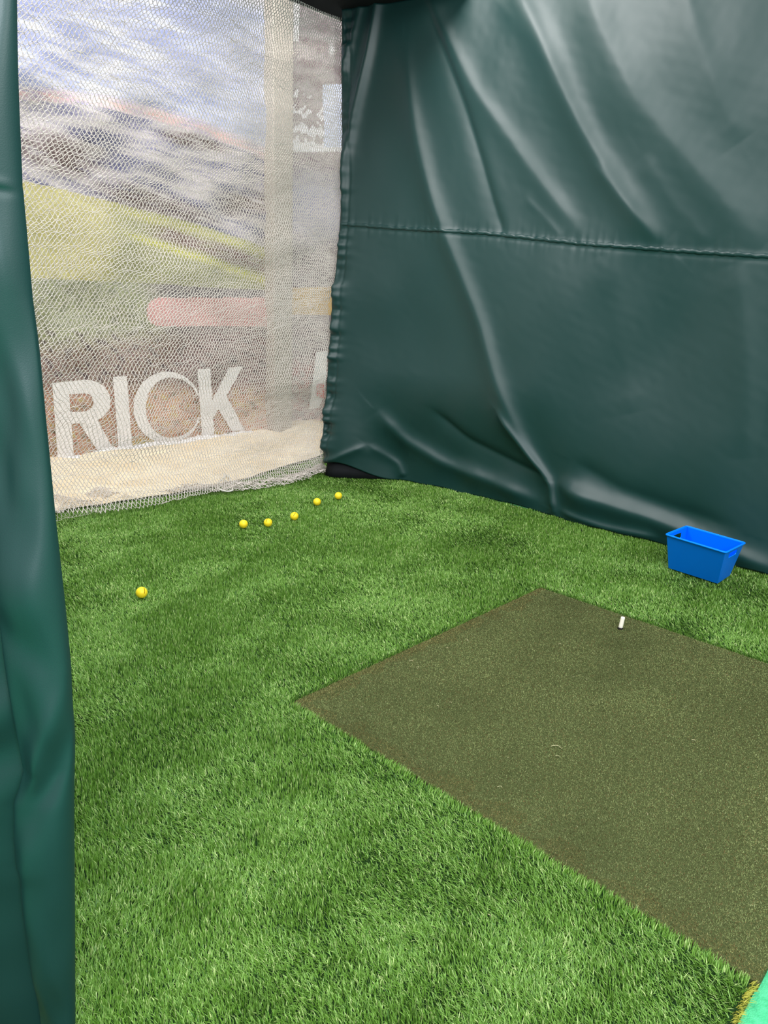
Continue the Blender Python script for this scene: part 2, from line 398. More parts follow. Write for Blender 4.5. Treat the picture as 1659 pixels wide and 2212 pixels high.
# welded seam strip
j = np.array([int(np.argmin(np.abs(Zg[i]-seam_z[i]))) for i in range(NS)])
top = []; bot = []
for i in range(4, NS):
    wob = .0025*math.sin(i*.9)+.002*math.sin(i*.37)
    for arr, off in ((top, .009+wob), (bot, -.011+wob*.5)):
        zz = seam_z[i, 0]+off; jj = (zz-hem_z[i, 0])/(2.69-hem_z[i, 0])*(NZ-1); a = int(jj); f = jj-a
        arr.append((Xg2[i, a]*(1-f)+Xg2[i, a+1]*f-.0018, ys[i], zz))
sv = np.array([v for p in zip(top, bot) for v in p]); k = len(top)
ss = mesh_np('seam_strip', sv, [grid_faces(k, 2)], M_TARP, tarp, smooth=True)
so = ss.modifiers.new('thickness', 'SOLIDIFY'); so.thickness = .0016; so.offset = 0
# black skirt hanging below and behind the hem
yy = np.linspace(3.50, .4, 120); V = []
for Y_ in yy:
    X_ = float(baseX(np.array(Y_))); w = 1-sm(0, .3, 3.52-Y_); X_ = X_*(1-w)+3.24*w
    i_ = int(np.argmin(np.abs(ys-Y_))); xx_ = Xg2[i_, 0]
    V += [(xx_+.05, Y_, .12), (xx_+.022, Y_, .04), (xx_+.010, Y_, ZF+.024)]
sk = mesh_np('black_skirt', np.array(V), [grid_faces(120, 3)], M_BLACK, tarp, smooth=True); tag(sk, 'black fabric skirt under the green hem')
so = sk.modifiers.new('thickness', 'SOLIDIFY'); so.thickness = .003
# black foam block in the corner
c = [onz(a, b, 0) for a, b in ((708, 1028), (735, 1030), (800, 1024))]
bm = bmesh.new()
P0 = [(3.215, 3.50), (3.235, 3.41), (3.40, 3.24), (3.50, 3.22), (3.50, 3.56), (3.24, 3.56)]
vb = [bm.verts.new((a, b, ZF+.0225)) for a, b in P0]; vt = [bm.verts.new((a+.004, b+.004, .085)) for a, b in P0]
bm.faces.new(vb[::-1]); bm.faces.new(vt)
for i in range(6): bm.faces.new((vb[i], vb[(i+1) % 6], vt[(i+1) % 6], vt[i]))
bmesh.ops.bevel(bm, geom=bm.edges[:], offset=.006, segments=2, affect='EDGES')
tag(obj('corner_pad', bm, M_BLACK), 'black fabric pad on the turf under the corner where net and tarp meet', 'pad')

# ------------------------------------------------------------------ near left curtain
def interp_rows(tab, y): 
    tab = np.array(tab); return np.interp(y, tab[:, 0], tab[:, 1])
rowsR = [(-200, 28), (0, 33), (100, 36), (200, 39), (400, 47), (430, 50), (560, 62), (640, 68), (860, 92), (1000, 106), (1110, 118), (1200, 128), (1300, 139), (1440, 152), (1560, 158), (1640, 160), (1750, 159), (1900, 160), (2212, 162), (2700, 164)]
rowsL = [(-200, -100), (0, -90), (400, -70), (700, -45), (950, -14), (1090, 3), (1150, 2), (1230, 2), (1290, 6), (1400, 20), (1500, 34), (1560, 44), (1620, 54), (1655, 60), (1690, 52), (1720, 42), (1800, 42), (1850, 47), (1880, 56), (1950, 63), (2050, 76), (2120, 86), (2212, 96), (2700, 130)]
def closed_loft(rL, rR, g, depth, seed, name, parent=None, lip=False):
    hd = np.array([math.sin(YAW), math.cos(YAW), 0]); nt_ = 96; V = []; nr = 420
    Y0 = np.linspace(-700, 2900, nr)
    nz1, nz2 = Noise(seed, .55, aniso=(.5, 1)), Noise(seed+1, .16, aniso=(.6, 1))
    rows = 0
    for yv in Y0:
        yc = min(max(yv, -200), 2700)
        L = interp_rows(rL, yc); R = interp_rows(rR, yc)
        pl, pr = ong(L, yv, g), ong(R, yv, g)
        z = (pl[2]+pr[2])/2; pl = pl.copy(); pr = pr.copy(); pl[2] = pr[2] = z
        if z < ZF+.02 or z > 2.95: continue
        rows += 1
        wv = pr-pl; ww = np.linalg.norm(wv)
        for k in range(nt_):
            th = 2*np.pi*k/nt_; c_, s_ = math.cos(th), math.sin(th)
            s = .5-.5*math.copysign(abs(c_)**.95, c_)
            d = math.copysign(abs(s_)**1.0, s_)
            if lip:      # thin free lip on the left, rolled round on the right
                p_ = abs(s_); l_ = max(0., 1-s/.5); f_ = p_*(1-.45*l_)+.5*l_
                d = f_ if s_ >= 0 else f_-.07-1.5*p_*min(1, s*1.2)
            wob = (.012*nz1(s*.3+1, z)+.003*nz2(s*.3, z))*abs(s_)
            if d > 0 or lip:
                yp = yv; w0 = wob; wob = 0.; wob += .003*math.exp(-((yp-402)/9)**2)-.004*math.exp(-((yp-416)/8)**2)
                wob += .014*math.exp(-((yp-(1600-(s-.5)*190))/55)**2)*s-.014*math.exp(-((yp-(1690-(s-.5)*190))/60)**2)*s
                wob += .010*math.exp(-((yp-1240)/80)**2)*(1-s)-.008*math.exp(-((yp-1340-90*s)/50)**2)*(1-s)
                wob = w0+wob*abs(s_)
            p = pl+wv*s-hd*(d*depth*min(1, ww/.09)+wob*(1 if d > 0 or lip else 0))
            V.append(p)
    V = np.array(V).reshape(rows, nt_, 3).transpose(1, 0, 2).reshape(-1, 3)
    o = mesh_np(name, V, [grid_faces(nt_, rows, True)], M_TARP, parent, smooth=True)
    return o
cur = closed_loft([(-200, -420), (2700, -420)], [(a, b+16) for a, b in rowsL], .875, .03, 31, 'tarp_curtain')
tag(cur, 'dark green vinyl curtain hanging folded close by at the left edge', 'curtain')
closed_loft(rowsL, rowsR, .84, .034, 41, 'folded_edge', cur, True)
Yg_, Zg_ = np.meshgrid(np.linspace(1.0, 3.55, 120), np.linspace(ZF+.03, 2.69, 60), indexing='ij')
run = mesh_np('curtain_run', np.stack([.12-.03*Yg_+.02*Noise(48, .6, aniso=(1, .2))(Yg_, Zg_), Yg_, Zg_], -1).reshape(-1, 3), [grid_faces(120, 60)], M_TARP, cur, smooth=True)
so = run.modifiers.new('thickness', 'SOLIDIFY'); so.thickness = .003

# ------------------------------------------------------------------ netting
def build_net(name, Y0, cw, chh, seed, rad, parent=None, zb=0., shift=0.):
    x0, x1 = .85, 3.26; top = 2.74
    nj = int((top-zb)/(chh/2)); n0 = int((x1-x0)/cw)+1; sh = .15; ext = int(sh*nj)+2; ni = n0+ext
    a = Noise(seed, .5, aniso=(.5, 1.3)); b = Noise(seed+1, .13, aniso=(.35, 1.6)); c_ = Noise(seed+2, .9); d_ = Noise(seed+3, .06)
    I, J = np.meshgrid(np.arange(ni), np.arange(nj), indexing='ij')
    u = (I-ext+.5*(J % 2)+shift+sh*J)/n0; v = J/(nj-1)          # rows pulled over on the diagonal
    xr = edgeX(np.clip(zb+v*(top-zb), .0, 2.7))+.055*sm(.05, .3, zb+v*(top-zb))+.025
    uu = 1-(1-u)*(1+.25*(1-u)-.25)                       # cells pulled narrower towards the tied edge
    X = x0+(xr-x0)*uu
    Z = zb+v*(top-zb)
    inside = (u > -.02) & (u < 1.004)
    X = X+.0035*b(X, Z)+.0008*d_(X, Z)+.018*a(X, Z)*(1-sm(.93, 1, u))
    Z = Z+.004*b(X+4, Z)+.0008*d_(X+3, Z)+.018*a(X+9, Z)
    Y = Y0+.03*a(X+2, Z+3)+.02*c_(X, Z)-.10*np.exp(-np.maximum(Z, 0)/.10)*sm(0, .6, xr-X)*.8
    Z = np.maximum(Z, 0)+.006+.006*(1+d_(X, Z+2))
    K = np.stack([X, Y, Z], -1)
    # each knot has a short double-twine link, upper and lower end
    kl = .10*chh; up = K+np.array([0, 0, kl/2]); dn = K-np.array([0, 0, kl/2])
    A = [dn[inside]]; B = [up[inside]]
    odd = (J[:, :-1] % 2) == 1
    m0 = inside[:, :-1] & inside[:, 1:]; A.append(up[:, :-1][m0]); B.append(dn[:, 1:][m0])
    rightI = np.where(odd, I[:, :-1]+1, I[:, :-1]-1); okm = (rightI >= 0) & (rightI < ni)
    Jn = J[:, :-1]+1; okm &= inside[:, :-1] & inside[np.clip(rightI, 0, ni-1), Jn]
    A.append(up[:, :-1][okm]); B.append(dn[rightI[okm], Jn[okm]])
    A = np.concatenate(A); B = np.concatenate(B)
    t = B-A; L = np.linalg.norm(t, axis=1, keepdims=True)+1e-9; t /= L
    ref = np.tile([0.1, 1., 0.05], (len(t), 1)); p = np.cross(t, ref); p /= np.linalg.norm(p, axis=1, keepdims=True); q = np.cross(t, p)
    mid = (A+B)/2+np.random.default_rng(seed).normal(0, .0008, A.shape)
    rings = []
    for c0, rr in ((A, rad), (mid, rad*.9), (B, rad)):
        for k in range(3):
            an = 2*np.pi*k/3; rings.append(c0+p*(math.cos(an)*rr)+q*(math.sin(an)*rr))
    V = np.stack(rings, 1); n = len(A); b0 = np.arange(n)[:, None]*9
    Fq = np.concatenate([b0+np.array([[s*3+k, s*3+(k+1) % 3, s*3+3+(k+1) % 3, s*3+3+k]]) for s in (0, 1) for k in range(3)])
    print(name, n)
    return mesh_np(name, V.reshape(-1, 3), [Fq], M_NET, parent, smooth=True)
net = build_net('golf_net', 3.60, .0195, .0300, 50, .0021)
tag(net, 'off white knotted golf net hanging across the back of the bay', 'net')
build_net('rear_layer', 3.62, .0190, .0292, 60, .0008, net, shift=.4)
# gathered bottom edge of the net lying on the turf
pts = [onz(a, b, 0.) for a, b in ((60, 1128), (118, 1111), (160, 1100), (210, 1092), (250, 1080), (300, 1073), (350, 1066), (420, 1066), (470, 1064), (520, 1062), (560, 1057), (610, 1050), (650, 1040), (690, 1025), (712, 1014))]
pts = np.array(pts)
def puddle():
    n = 250; m = 20; u = np.linspace(0, 1, n); L = np.interp(u*(len(pts)-1), range(len(pts)), pts[:, 0]); Yf = np.interp(u*(len(pts)-1), range(len(pts)), pts[:, 1])
    nA = Noise(71, .2); nB = Noise(72, .05)
    I, J = np.meshgrid(np.arange(n), np.arange(m), indexing='ij')
    X = L[I]+.004*(J % 2); v = J/(m-1)
    Y = Yf[I]+v*(.22*(1-.5*u[I]))+.02*nA(X, v)+.006*nB(X, v*.3)
    Z = .008+.05*np.sin(v*np.pi)*(.6+.4*nA(X+3, v*.2))*(1-.6*u[I])+.006*nB(X+1, v*.3)
    Z = np.maximum(Z, .004)
    K = np.stack([X+.006*nB(X+5, v), Y, Z], -1)
    A, B = [], []
    for dj in (0,):
        e = (I[:-1, :-1]+J[:-1, :-1]) % 2 == 0
        A.append(K[:-1, :-1][e]); B.append(K[1:, 1:][e]); A.append(K[1:, :-1][~e]); B.append(K[:-1, 1:][~e])
    A = np.concatenate(A); B = np.concatenate(B); t = B-A; t /= np.linalg.norm(t, axis=1, keepdims=True)+1e-9
    p = np.cross(t, [0.1, .3, 1.]); p /= np.linalg.norm(p, axis=1, keepdims=True); q = np.cross(t, p); rad = .0015
    rings = [c0+p*(math.cos(2.094*k)*rad)+q*(math.sin(2.094*k)*rad) for c0 in (A, B) for k in range(3)]
    V = np.stack(rings, 1); b0 = np.arange(len(A))[:, None]*6
    Fq = np.concatenate([b0+np.array([[k, (k+1) % 3, 3+(k+1) % 3, 3+k]]) for k in range(3)])
    o = mesh_np('gathered_hem', V.reshape(-1, 3), [Fq], M_NET, net, smooth=True)
puddle()
cp = [onz(a, b, 0.) for a, b in ((500, 1050), (488, 1036), (478, 1046), (467, 1056), (472, 1062), (488, 1064), (500, 1062), (494, 1054), (484, 1046), (483, 1034))]
cp = [(p[0], p[1]-.012, .022+.012*math.sin(i*.9)) for i, p in enumerate(cp)]
from mathutils import geometry
def smooth_pts(p, n=6):
    q = []
    p = [Vector(a) for a in p]
    for i in range(len(p)-1):
        a = p[max(i-1, 0)]; b = p[i]; c = p[i+1]; d = p[min(i+2, len(p)-1)]
        for k in range(n):
            t = k/n; q.append(.5*((2*b)+(c-a)*t+(2*a-5*b+4*c-d)*t*t+(3*b-a-3*c+d)*t**3))
    return q+[p[-1]]
ro = tube('cord_loop', smooth_pts(cp), .0042, M_ROPE, net); tag(ro, 'thick white cord loop at the net bottom')
# selvage cord down the tied side
zz = np.linspace(.0, 2.68, 120)
tube('selvage_cord', [(float(edgeX(z))+.025+.04*float(sm(.05, .3, z)), 3.585, z+.01) for z in zz], .003, M_NET, net, ns=6)

# ------------------------------------------------------------------ banner behind the net
BYP = 4.72
def hills(px, py, X, Z):
    """printed picture on the vinyl, colours by place on the print"""
    nA = Noise(81, 62, aniso=(.3, 2.2)); nB = Noise(82, 22, aniso=(.3, 2.4)); nC = Noise(83, 28); nD = Noise(84, 9)
    s = .28*(px-40)                       # rows of the print run down to the right
    a, b, c, d = nA(px, py-s*.8), nB(px, py-s*.8), nC(px, py), nD(px, py)
    col_ = np.zeros(px.shape+(3,)); mixc = lambda c0, c1, t: c0[..., :]*(1-t[..., None])+np.array(c1)*t[..., None]
    sky = np.broadcast_to(np.array([112., 124, 178]), col_.shape).copy()
    sky = mixc(sky, [184, 188, 212], np.clip(.32+.45*a+.3*b+.0022*(py-60), 0, 1))
    sky = mixc(sky, [168, 176, 208], sm(250, 560, px)*.6)
    sky = mixc(sky, [226, 216, 214], sm(420, 600, px-py*3)*.8)
    out = sky
    yl = py-(195+.02*(px-40)+.00042*(px-40)**2)      # lower rim of sky
    t = np.clip(1-np.abs(yl-10)/26, 0, 1)
    out = mixc(out, [222, 168, 160], sm(0, 1, t)*(.7+.3*np.clip(b, -1, 1)))
    out2 = np.broadcast_to(np.array([168., 160, 172]), col_.shape).copy()
    out2 = mixc(out2, [86, 86, 128], np.clip(.15+.8*a+.4*b, 0, 1))
    out2 = mixc(out2, [204, 194, 196], np.clip(-.5*a-.5*b, 0, 1))
    dk = sm(0, 1, 1-np.hypot((px-120)/150, (py-330-(px-120)*.25)/62))*1.6
    dk = np.maximum(dk, 1.4*sm(0, 1, 1-np.hypot((px-330)/190, (py-440-(px-330)*.3)/42)))
    dk = np.maximum(dk, 1.2*sm(0, 1, 1-np.hypot((px-420)/110, (py-305-(px-420)*.2)/25)))
    dk = np.maximum(dk, 1.2*sm(0, 1, 1-np.hypot((px-540)/110, (py-440)/45)))
    out2 = mixc(out2, [74, 52, 50], np.clip(dk*(.75+.5*b), 0, 1))
    out = np.where((yl > 22)[..., None], out2, out)
    # pale green slope
    ht = 392+.20*(px-50)+.00013*(px-50)**2
    hb = 590+.055*(px-50)
    inside = (py > ht) & (py < hb+8)
    g = np.broadcast_to(np.array([190., 180, 100]), col_.shape).copy()
    g = mixc(g, [214, 206, 120], np.clip(.3*c+.2*a, 0, 1))
    g = mixc(g, [138, 142, 84], sm(200, 300, px+(py-480)*.2)*.85)
    lo = 516+.34*(px-309); band = sm(-8, 8, py-(ht+26))*sm(310, 360, px)
    g = mixc(g, [120, 86, 84], np.clip(band*(1-sm(-8, 6, py-(lo-12)))*(.8+.4*b), 0, 1))
    g = mixc(g, [206, 204, 70], np.exp(-((py-lo)/9)**2)*sm(240, 330, px))
    g = mixc(g, [206, 200, 90], np.exp(-((py-(ht+14))/11)**2)*sm(220, 300, px)*.8)
    out = np.where(inside[..., None], g, out)
    # lawn and crowd below
    l = np.broadcast_to(np.array([150., 156, 106]), col_.shape).copy()
    l = mixc(l, [112, 118, 84], np.clip(.3+.4*c+.3*d, 0, 1))
    l = mixc(l, [98, 84, 98], sm(290, 380, px-(py-640)*.3)*(.85))
    l = mixc(l, [128, 88, 86], np.clip(sm(700, 760, py+.12*(px-300))*(.8+.3*d), 0, 1))
    l = mixc(l, [70, 50, 56], np.clip((c-.35)*1.6, 0, 1)*sm(690, 740, py)*.8)
    rose = sm(815, 870, py)
    l = mixc(l, [226, 160, 128], rose*.9); l = mixc(l, [214, 190, 92], np.clip(.9*c+.3*d-.1, 0, 1)*rose)
    l = mixc(l, [92, 104, 66], np.clip(-.9*c+.3*d-.45, 0, 1)*rose)
    l = mixc(l, [190, 60, 50], np.clip(d*c*1.1-.25, 0, 1)*rose)
    l = mixc(l, [226, 216, 60], np.exp(-((px-320)/45)**2-((py-965)/16)**2))
    out = np.where((py >= hb+8)[..., None], l, out)
    # rose bar with rounded end
    bx, by = np.clip((np.abs(px-470)-125)/27, 0, 9), np.abs(py-(674-.0*(px-450)))/31
    bar = (px > 316) & ((px > 345) | (np.hypot((px-345)/29, (py-674)/31) < 1)) & (by < 1)
    out = np.where(bar[..., None], np.array([222., 150, 146]), out)
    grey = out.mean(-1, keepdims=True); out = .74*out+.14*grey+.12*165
    out = out*(1-.16*(1-sm(0, 500, py))[..., None])  # upper print darkened in colour to offset the rear light's overbright top
    return lin(np.clip(out, 0, 255))
nx, nz = 330, 400
xl = ony(-160, 500, BYP)[0]; xr = ony(583, 500, BYP)[0]
X, Z = np.meshgrid(np.linspace(xl, xr, nx), np.linspace(ZF, 3.15, nz), indexing='ij')
nb = Noise(90, .5); nbh = Noise(91, .2, aniso=(1, .3))
Y = BYP+.02*nb(X, Z)+.012*nbh(X, 0*X)*np.exp(-Z/.15)
Pb = np.stack([X, Y, Z], -1); PB0 = np.stack([X, BYP+0*X, Z], -1)
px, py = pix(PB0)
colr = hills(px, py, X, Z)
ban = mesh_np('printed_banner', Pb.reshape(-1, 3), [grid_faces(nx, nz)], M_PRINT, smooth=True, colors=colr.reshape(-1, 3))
so = ban.modifiers.new('thickness', 'SOLIDIFY'); so.thickness = .002; so.offset = 1
tag(ban, 'printed banner of hills and sky with large white capital letters, behind the net', 'banner')
def zp(x_, y_): return (50+x_/2.212, 720+y_/2.212)
def letter(name, polys, Yp, parent, m=M_LETTER):
    bm = bmesh.new()
    for i_, poly in enumerate(polys):
        vs = [bm.verts.new(ony(a, b, Yp+.0004*i_)) for a, b in poly]; bm.faces.new(vs)
    r = bmesh.ops.extrude_face_region(bm, geom=bm.faces[:]); vs = [e for e in r['geom'] if isinstance(e, bmesh.types.BMVert)]
    bmesh.ops.translate(bm, vec=(0, .004, 0), verts=vs)
    bmesh.ops.recalc_face_normals(bm, faces=bm.faces)
    return obj(name, bm, m, parent)
YL = BYP-.055
def arc(cx, cy, rx, ry, a0, a1, n=16): return [(cx+rx*math.cos(math.radians(a0+(a1-a0)*i/n)), cy-ry*math.sin(math.radians(a0+(a1-a0)*i/n))) for i in range(n+1)]
def strip(outer, inner): return [[zp(*outer[i]), zp(*outer[i+1]), zp(*inner[i+1]), zp(*inner[i])] for i in range(len(outer)-1)]
R_out = [(140, 238), (300, 222)]+arc(300, 325, 118, 103, 90, -90, 14)[1:]
R_in = [(222, 295), (290, 285)]+arc(292, 330, 45, 45, 90, -90, 14)[1:]
R = [[zp(140, 238), zp(215, 230), zp(243, 592), zp(166, 598)]]
R += [[zp(200, 232), zp(300, 222), zp(296, 287), zp(205, 292)], [zp(210, 378), zp(300, 374), zp(300, 428), zp(212, 432)]]
R += strip(arc(300, 325, 118, 103, 90, -90, 14), arc(296, 330, 42, 43, 90, -90, 14))
R += [[zp(265, 425), zp(350, 405), zp(433, 556), zp(362, 570)]]
letter('letter_r', R, YL, ban)
letter('letter_i', [[zp(430, 208), zp(495, 205), zp(522, 546), zp(457, 556)]], YL, ban)
Cc = strip(arc(690, 355, 162, 172, 20, 345, 40), [(690+(1-.0)*(162-max(8, 58*math.sin(math.radians(a)/2)**1.3*(1 if a < 250 else .8)))*math.cos(math.radians(a)), 355-(172-max(8, 46*math.sin(math.radians(a)/2)**1.3))*math.sin(math.radians(a))) for a in [20+325*i/40 for i in range(41)]])
letter('letter_c', Cc, YL, ban)
letter('letter_k', [[zp(834, 172), zp(894, 168), zp(914, 484), zp(856, 492)], [zp(898, 335), zp(985, 165), zp(1050, 158), zp(912, 400)], [zp(915, 330), zp(968, 290), zp(1056, 462), zp(1000, 468)]], YL, ban)
# crinkled silver-white foot of the banner
k = 160; V = []
for i in range(k):
    u = i/(k-1); px_ = 60+520*u; top = 1003-72*u-10*math.sin(u*3); 
    for j_, (dy, dY) in enumerate(((0, -.03), (9, -.07), (19, -.05))):
        p = ony(px_, top+dy+1.2*math.sin(i*1.1+j_)+2*math.sin(i*.21)+1.5*math.sin(i*.083), BYP+dY-.05+.012*math.sin(i*.9+j_)); V.append(p)
cr = mesh_np('crinkled_foot', np.array(V), [grid_faces(k, 3)], M_LETTER, ban, smooth=True)
so = cr.modifiers.new('thickness', 'SOLIDIFY'); so.thickness = .003

# post between the banners
xa, xb = ony(583, 560, 4.66)[0], ony(626, 560, 4.66)[0]
post = obj('post', box_bm(xa+.005, xb, 4.62, 4.62+.12, ZF, 3.25, .012), material('beige_paint', srgb(166, 158, 148), .8, .2))
tag(post, 'pale full height post standing between the two banners', 'post')
# second banner right of the post
def second(px, py):
    nA = Noise(101, 40, aniso=(.5, 1.2)); nC = Noise(102, 22)
    a, c = nA(px, py), nC(px, py)
    o = np.broadcast_to(np.array([178., 166, 166]), px.shape+(3,)).copy()
    mixc = lambda c0, c1, t: c0*(1-t[..., None])+np.array(c1)*t[..., None]
    o = mixc(o, [128, 106, 112], np.clip(.35+.4*a+.2*c, 0, 1)*(1-.4*sm(300, 420, py)))
    o = mixc(o, [196, 192, 216], np.clip(sm(330, 420, py)*(1-sm(480, 560, py)), 0, 1)*.7)
    o = np.where(((px > 699) & (py > 182) & (py < 322))[..., None], np.array([212., 218, 240]), o)
    o = np.where(((px > 625) & (py > 318-(px-640)*.0) & (py < 328))[..., None], np.array([240., 238, 240]), o)
    wh = (px > 626) & (px < 700) & (py > 190) & (py < 322) & (c+.014*(py-262)+.5*a > .25)
    o = np.where(wh[..., None], np.array([236., 232, 234]), o)
    wh = (px > 628) & (px < 646) & (py < 90); o = np.where(wh[..., None], np.array([236., 230, 230]), o)
    o = mixc(o, [250, 248, 248], np.exp(-((px-716)/6)**2-((py-108)/14)**2))
    o = np.where(((px > 628) & (py > 620+(690-px)*.03) & (py < 680))[..., None], np.array([226., 186, 126]), o)
    o = mixc(o, [180, 120, 116], sm(760, 800, py)*np.clip(.4+.5*c, 0, 1))
    return lin(np.clip(o, 0, 255))
Y2 = 4.86
x0_, x1_ = ony(612, 500, Y2)[0], ony(800, 500, Y2)[0]
X, Z = np.meshgrid(np.linspace(x0_, x1_, 200), np.linspace(ZF, 3.2, 380), indexing='ij')
px, py = pix(np.stack([X, Y2+0*X, Z], -1))
b2 = mesh_np('printed_banner', np.stack([X, Y2+.012*nb(X, Z), Z], -1).reshape(-1, 3), [grid_faces(200, 380)], M_PRINT, smooth=True, colors=second(px, py).reshape(-1, 3))
so = b2.modifiers.new('thickness', 'SOLIDIFY'); so.thickness = .002; so.offset = 1
tag(b2, 'narrow mauve printed banner with tan band, between the pale post and the tarp', 'banner')
letter('white_stroke', [[zp(1402, 90), zp(1456, 84), zp(1440, 300), zp(1412, 356), zp(1368, 362)]], Y2-.03, b2)
letter('red_mark', [[zp(1406, 245), zp(1440, 240), zp(1438, 312), zp(1402, 300)]], Y2-.04, b2, material('red_print', srgb(214, 90, 90), .5))
letter('arrow_mark', [[zp(1255, 455), zp(1330, 400), zp(1345, 445), zp(1420, 395), zp(1420, 420), zp(1320, 498)]], Y2-.04, b2, material('rose_print', srgb(226, 196, 194), .5))

# cream canvas sheet on the floor between net and banner
fe = np.array([(.6, 3.70), (1.5, 3.72), (2.4, 3.68), (2.9, 3.76), (3.22, 3.86), (3.60, 4.0), (4.6, 4.2)])
nx, ny = 260, 90; xs = np.linspace(.6, 4.6, nx); n5, n6 = Noise(95, .8), Noise(96, .22)
V = []
for xx in xs:
    y0 = np.interp(xx, fe[:, 0], fe[:, 1])+.02*n5(xx, 0.)+.008*n6(xx, 0.)
    for k in range(ny):
        v = k/(ny-1); yy_ = y0+(4.83-y0)*v
        z = .004+.028*sm(0, .06, v)+.06*sm(.1, .9, v)*(.6+.4*n5(xx, yy_*1.5))+.012*n6(xx, yy_)*sm(0, .1, v)
        V.append((xx, yy_, z))
cs = mesh_np('canvas_sheet', np.array(V), [grid_faces(nx, ny)], M_CREAM, smooth=True)
so = cs.modifiers.new('thickness', 'SOLIDIFY'); so.thickness = .004; so.offset = -1
tag(cs, 'cream canvas sheet spread on the floor between the net and the banners', 'sheet')

# black header cloth over the corner
# ------------------------------------------------------------------ blue bin
def make_bin():
    Hb = .178
    b = [onz(1444, 1226, -.004), onz(1550, 1260, -.004)]
    x0b, x1b = 3.165, 3.165+.165; y0b, y1b = b[1][1], b[0][1]
    t0 = onz(1440, 1155, Hb); t1 = onz(1567, 1193, Hb); t2 = onz(1608, 1173, Hb); t3 = onz(1484, 1137, Hb)
    print('bin', b, t0, t1, t2, t3)
    bot = [Vector((float(b[0][0]), y1b, -.006)), Vector((float(b[1][0]), y0b, -.006)), Vector((float(b[1][0])+.15, y0b, -.006)), Vector((float(b[0][0])+.15, y1b, -.006))]
    top = [Vector(p) for p in (t0, t1, t2, t3)]
    ax = .5*((top[2]-top[1])+(top[3]-top[0])); ay = .5*((top[1]-top[0])+(top[2]-top[3])); cen = sum(top, Vector())/4
    top = [cen-ax/2-ay/2, cen-ax/2+ay/2, cen+ax/2+ay/2, cen+ax/2-ay/2]
    base = sum(bot, Vector())/4
    o = bpy.data.objects.new('storage_bin', None); col.objects.link(o); o.location = base
    def P(s, u, v):   # side s, along u, height v
        a0, a1 = bot[s], bot[(s+1) % 4]; c0, c1 = top[s], top[(s+1) % 4]
        return (a0.lerp(a1, u)).lerp(c0.lerp(c1, u), v)-base
    bm = bmesh.new()
    cache = {}
    def vert(p):
        k = tuple(round(c, 4) for c in p)
        if k not in cache: cache[k] = bm.verts.new(p)
        return cache[k]
    U = [0, .04, .28, .32, .68, .72, .96, 1]; Vv = [0, .04, .74, .77, .87, .90, 1]
    for s in range(4):
        for i in range(len(U)-1):
            for j in range(len(Vv)-1):
                if s in (1, 3) and 2 <= i <= 4 and 2 <= j <= 4: continue
                bm.faces.new([vert(P(s, U[i], Vv[j])), vert(P(s, U[i+1], Vv[j])), vert(P(s, U[i+1], Vv[j+1])), vert(P(s, U[i], Vv[j+1]))])
    # handle hole with rounded corners
    for s in (1, 3):
        for (i0, j0, ci, cj) in ((2, 2, 3, 3), (4, 2, 4, 3), (4, 4, 4, 4), (2, 4, 3, 4)):
            quad = [P(s, U[i0], Vv[j0]), P(s, U[i0+1], Vv[j0]), P(s, U[i0+1], Vv[j0+1]), P(s, U[i0], Vv[j0+1])]
            inner = {(2, 2): 2, (4, 2): 3, (4, 4): 0, (2, 4): 1}[(i0, j0)]
            pts = [vert(q) for k_, q in enumerate(quad) if k_ != inner]
            bm.faces.new(pts)
    bf = bm.faces.new([vert(P(s, 0, 0)) for s in range(4)][::-1]) if False else None
    c = [P(s, 0, 0) for s in range(4)]
    ring = [vert(P(s, u, 0)) for s in range(4) for u in U[:-1]]
    bm.faces.new(ring[::-1])
    bmesh.ops.recalc_face_normals(bm, faces=bm.faces)
    body = obj('bin_body', bm, M_BLUE, o)
    so = body.modifiers.new('wall', 'SOLIDIFY'); so.thickness = .003; so.offset = -1
    bv = body.modifiers.new('round', 'BEVEL'); bv.width = .003; bv.segments = 3; bv.limit_method = 'ANGLE'; bv.angle_limit = math.radians(50)
    # rolled rim
    c4 = [P(s, 0, 1) for s in range(4)]; cc = sum(c4, Vector())/4; pts = []
    for s in range(4):
        p = c4[s]; a = c4[s-1]; b_ = c4[(s+1) % 4]; out = (p-cc); out.z = 0; p = p+out.normalized()*.004
        da = (a-p).normalized()*.012; db = (b_-p).normalized()*.012
        for k in range(6):
            t = k/5; pts.append((p+da)*(1-t)**2+p*2*t*(1-t)+(p+db)*t*t)
        nx_ = c4[(s+1) % 4]; o2 = nx_-cc; o2.z = 0; nx_ = nx_+o2.normalized()*.004
        for k in range(1, 8): pts.append((p+db).lerp(nx_+(p-nx_).normalized()*.012, k/8))
    tube('rim', pts, .0042, M_BLUE, o, ns=10, closed=True)
    tag(o, 'bright blue plastic storage bin standing on the turf against the tarp', 'storage bin')
make_bin()

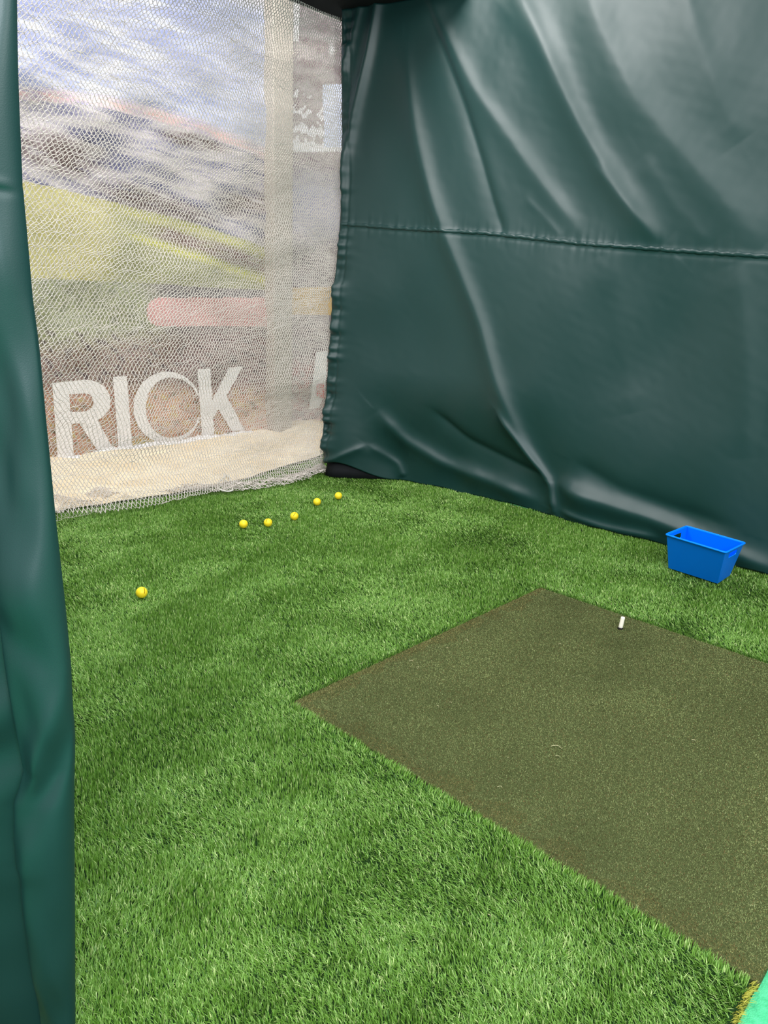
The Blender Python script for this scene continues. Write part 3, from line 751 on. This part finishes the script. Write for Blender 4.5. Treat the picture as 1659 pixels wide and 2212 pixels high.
# ------------------------------------------------------------------ rubber tee
p = onz(1340, 1357, ZM); tee = bpy.data.objects.new('rubber_tee', None); col.objects.link(tee); tee.location = p
def lathe(name, prof, m, parent, n=28):
    bm = bmesh.new(); rings = []
    for r, z in prof: rings.append([bm.verts.new((r*math.cos(2*math.pi*k/n), r*math.sin(2*math.pi*k/n), z)) for k in range(n)])
    for a, b in zip(rings, rings[1:]):
        for k in range(n): bm.faces.new((a[k], a[(k+1) % n], b[(k+1) % n], b[k]))
    return obj(name, bm, m, parent, True)
s_ = lathe('tee_tube', [(.0062, -.006), (.0078, -.006), (.0076, .01), (.0074, .040), (.0071, .0435), (.0064, .0442), (.0055, .0435), (.0052, .030), (.005, -.004)], M_TEE, tee)
s_.rotation_euler = (math.radians(0), math.radians(6), math.radians(-40))
lathe('tee_base', [(0.0001, -.005), (.0105, -.005), (.0102, .0005), (.0088, .0025), (.0072, .004)], M_DARKR, tee)
tag(tee, 'white rubber golf tee standing near the far edge of the olive mat', 'golf tee')

# ------------------------------------------------------------------ yellow balls
RB = .0217
def make_ball_mesh():
    bm = bmesh.new(); bmesh.ops.create_icosphere(bm, subdivisions=5, radius=RB)
    for v in bm.verts:
        n_ = v.co.normalized()
        # a slit runs part way round in the XZ plane
        if abs(n_.y) < .045 and n_.x > 0 and abs(math.atan2(n_.z, n_.x)) < .75: v.co = n_*(RB*.93)
    me = bpy.data.meshes.new('golf_ball'); bm.to_mesh(me); bm.free(); me.materials.append(M_YEL)
    for p_ in me.polygons: p_.use_smooth = True
    return me
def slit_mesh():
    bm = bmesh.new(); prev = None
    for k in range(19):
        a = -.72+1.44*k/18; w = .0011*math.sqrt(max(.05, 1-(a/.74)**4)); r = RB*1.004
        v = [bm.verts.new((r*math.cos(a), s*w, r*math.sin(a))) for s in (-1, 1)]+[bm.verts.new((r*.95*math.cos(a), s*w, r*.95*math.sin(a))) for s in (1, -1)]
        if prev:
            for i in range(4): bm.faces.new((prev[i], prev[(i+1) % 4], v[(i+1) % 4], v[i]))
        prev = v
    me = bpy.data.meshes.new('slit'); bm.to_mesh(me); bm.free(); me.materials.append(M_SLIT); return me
bme, sme = make_ball_mesh(), slit_mesh()
ball0 = bpy.data.objects.new('golf_ball', bme); slit0 = bpy.data.objects.new('slit', sme)
balls = [  # pixel centre, slit direction (towards camera, sideways, up) and tilt, label
 (306, 1280, (.5, .45, .45), 8, 'yellow golf ball lying alone at the left, away from the other five'),
 (526, 1132, None, 0, 'plain yellow golf ball, leftmost of the five near the net'),
 (579, 1129, (.5, -.25, .55), 2, 'yellow golf ball with a short slit, second from left of the five near the net'),
 (636, 1115, (.7, .05, .5), 24, 'yellow golf ball with a long slanting slit, middle of the five near the net'),
 (685, 1084, None, 0, 'yellow golf ball, second from the black corner pad among the five near the net'),
 (731, 1071, None, 0, 'yellow golf ball closest to the black corner pad'),
]
for i, (bx_, by_, sd_, tilt, lab) in enumerate(balls):
    o = ball0 if i == 0 else ball0.copy()
    p = onz(bx_, by_, RB-.008); o.location = p; col.objects.link(o)
    tocam = Vector(CAM-p).normalized(); side = Vector((math.cos(YAW), -math.sin(YAW), 0)); upv = side.cross(-tocam).normalized()
    if sd_: nx_ = (tocam*sd_[0]+side*sd_[1]+upv*sd_[2]).normalized()
    else: nx_ = (-tocam*.7+side*.3-upv*.4).normalized()
    zz_ = (upv*math.cos(math.radians(tilt))+side*math.sin(math.radians(tilt))); yy_ = zz_.cross(nx_).normalized(); zz_ = nx_.cross(yy_)
    o.matrix_world = Matrix.Translation(Vector(p)) @ Matrix((nx_, yy_, zz_)).transposed().to_4x4()
    s = slit0 if i == 0 else slit0.copy(); col.objects.link(s); s.parent = o
    tag(o, lab, 'golf ball', 'yellow practice balls on the turf')
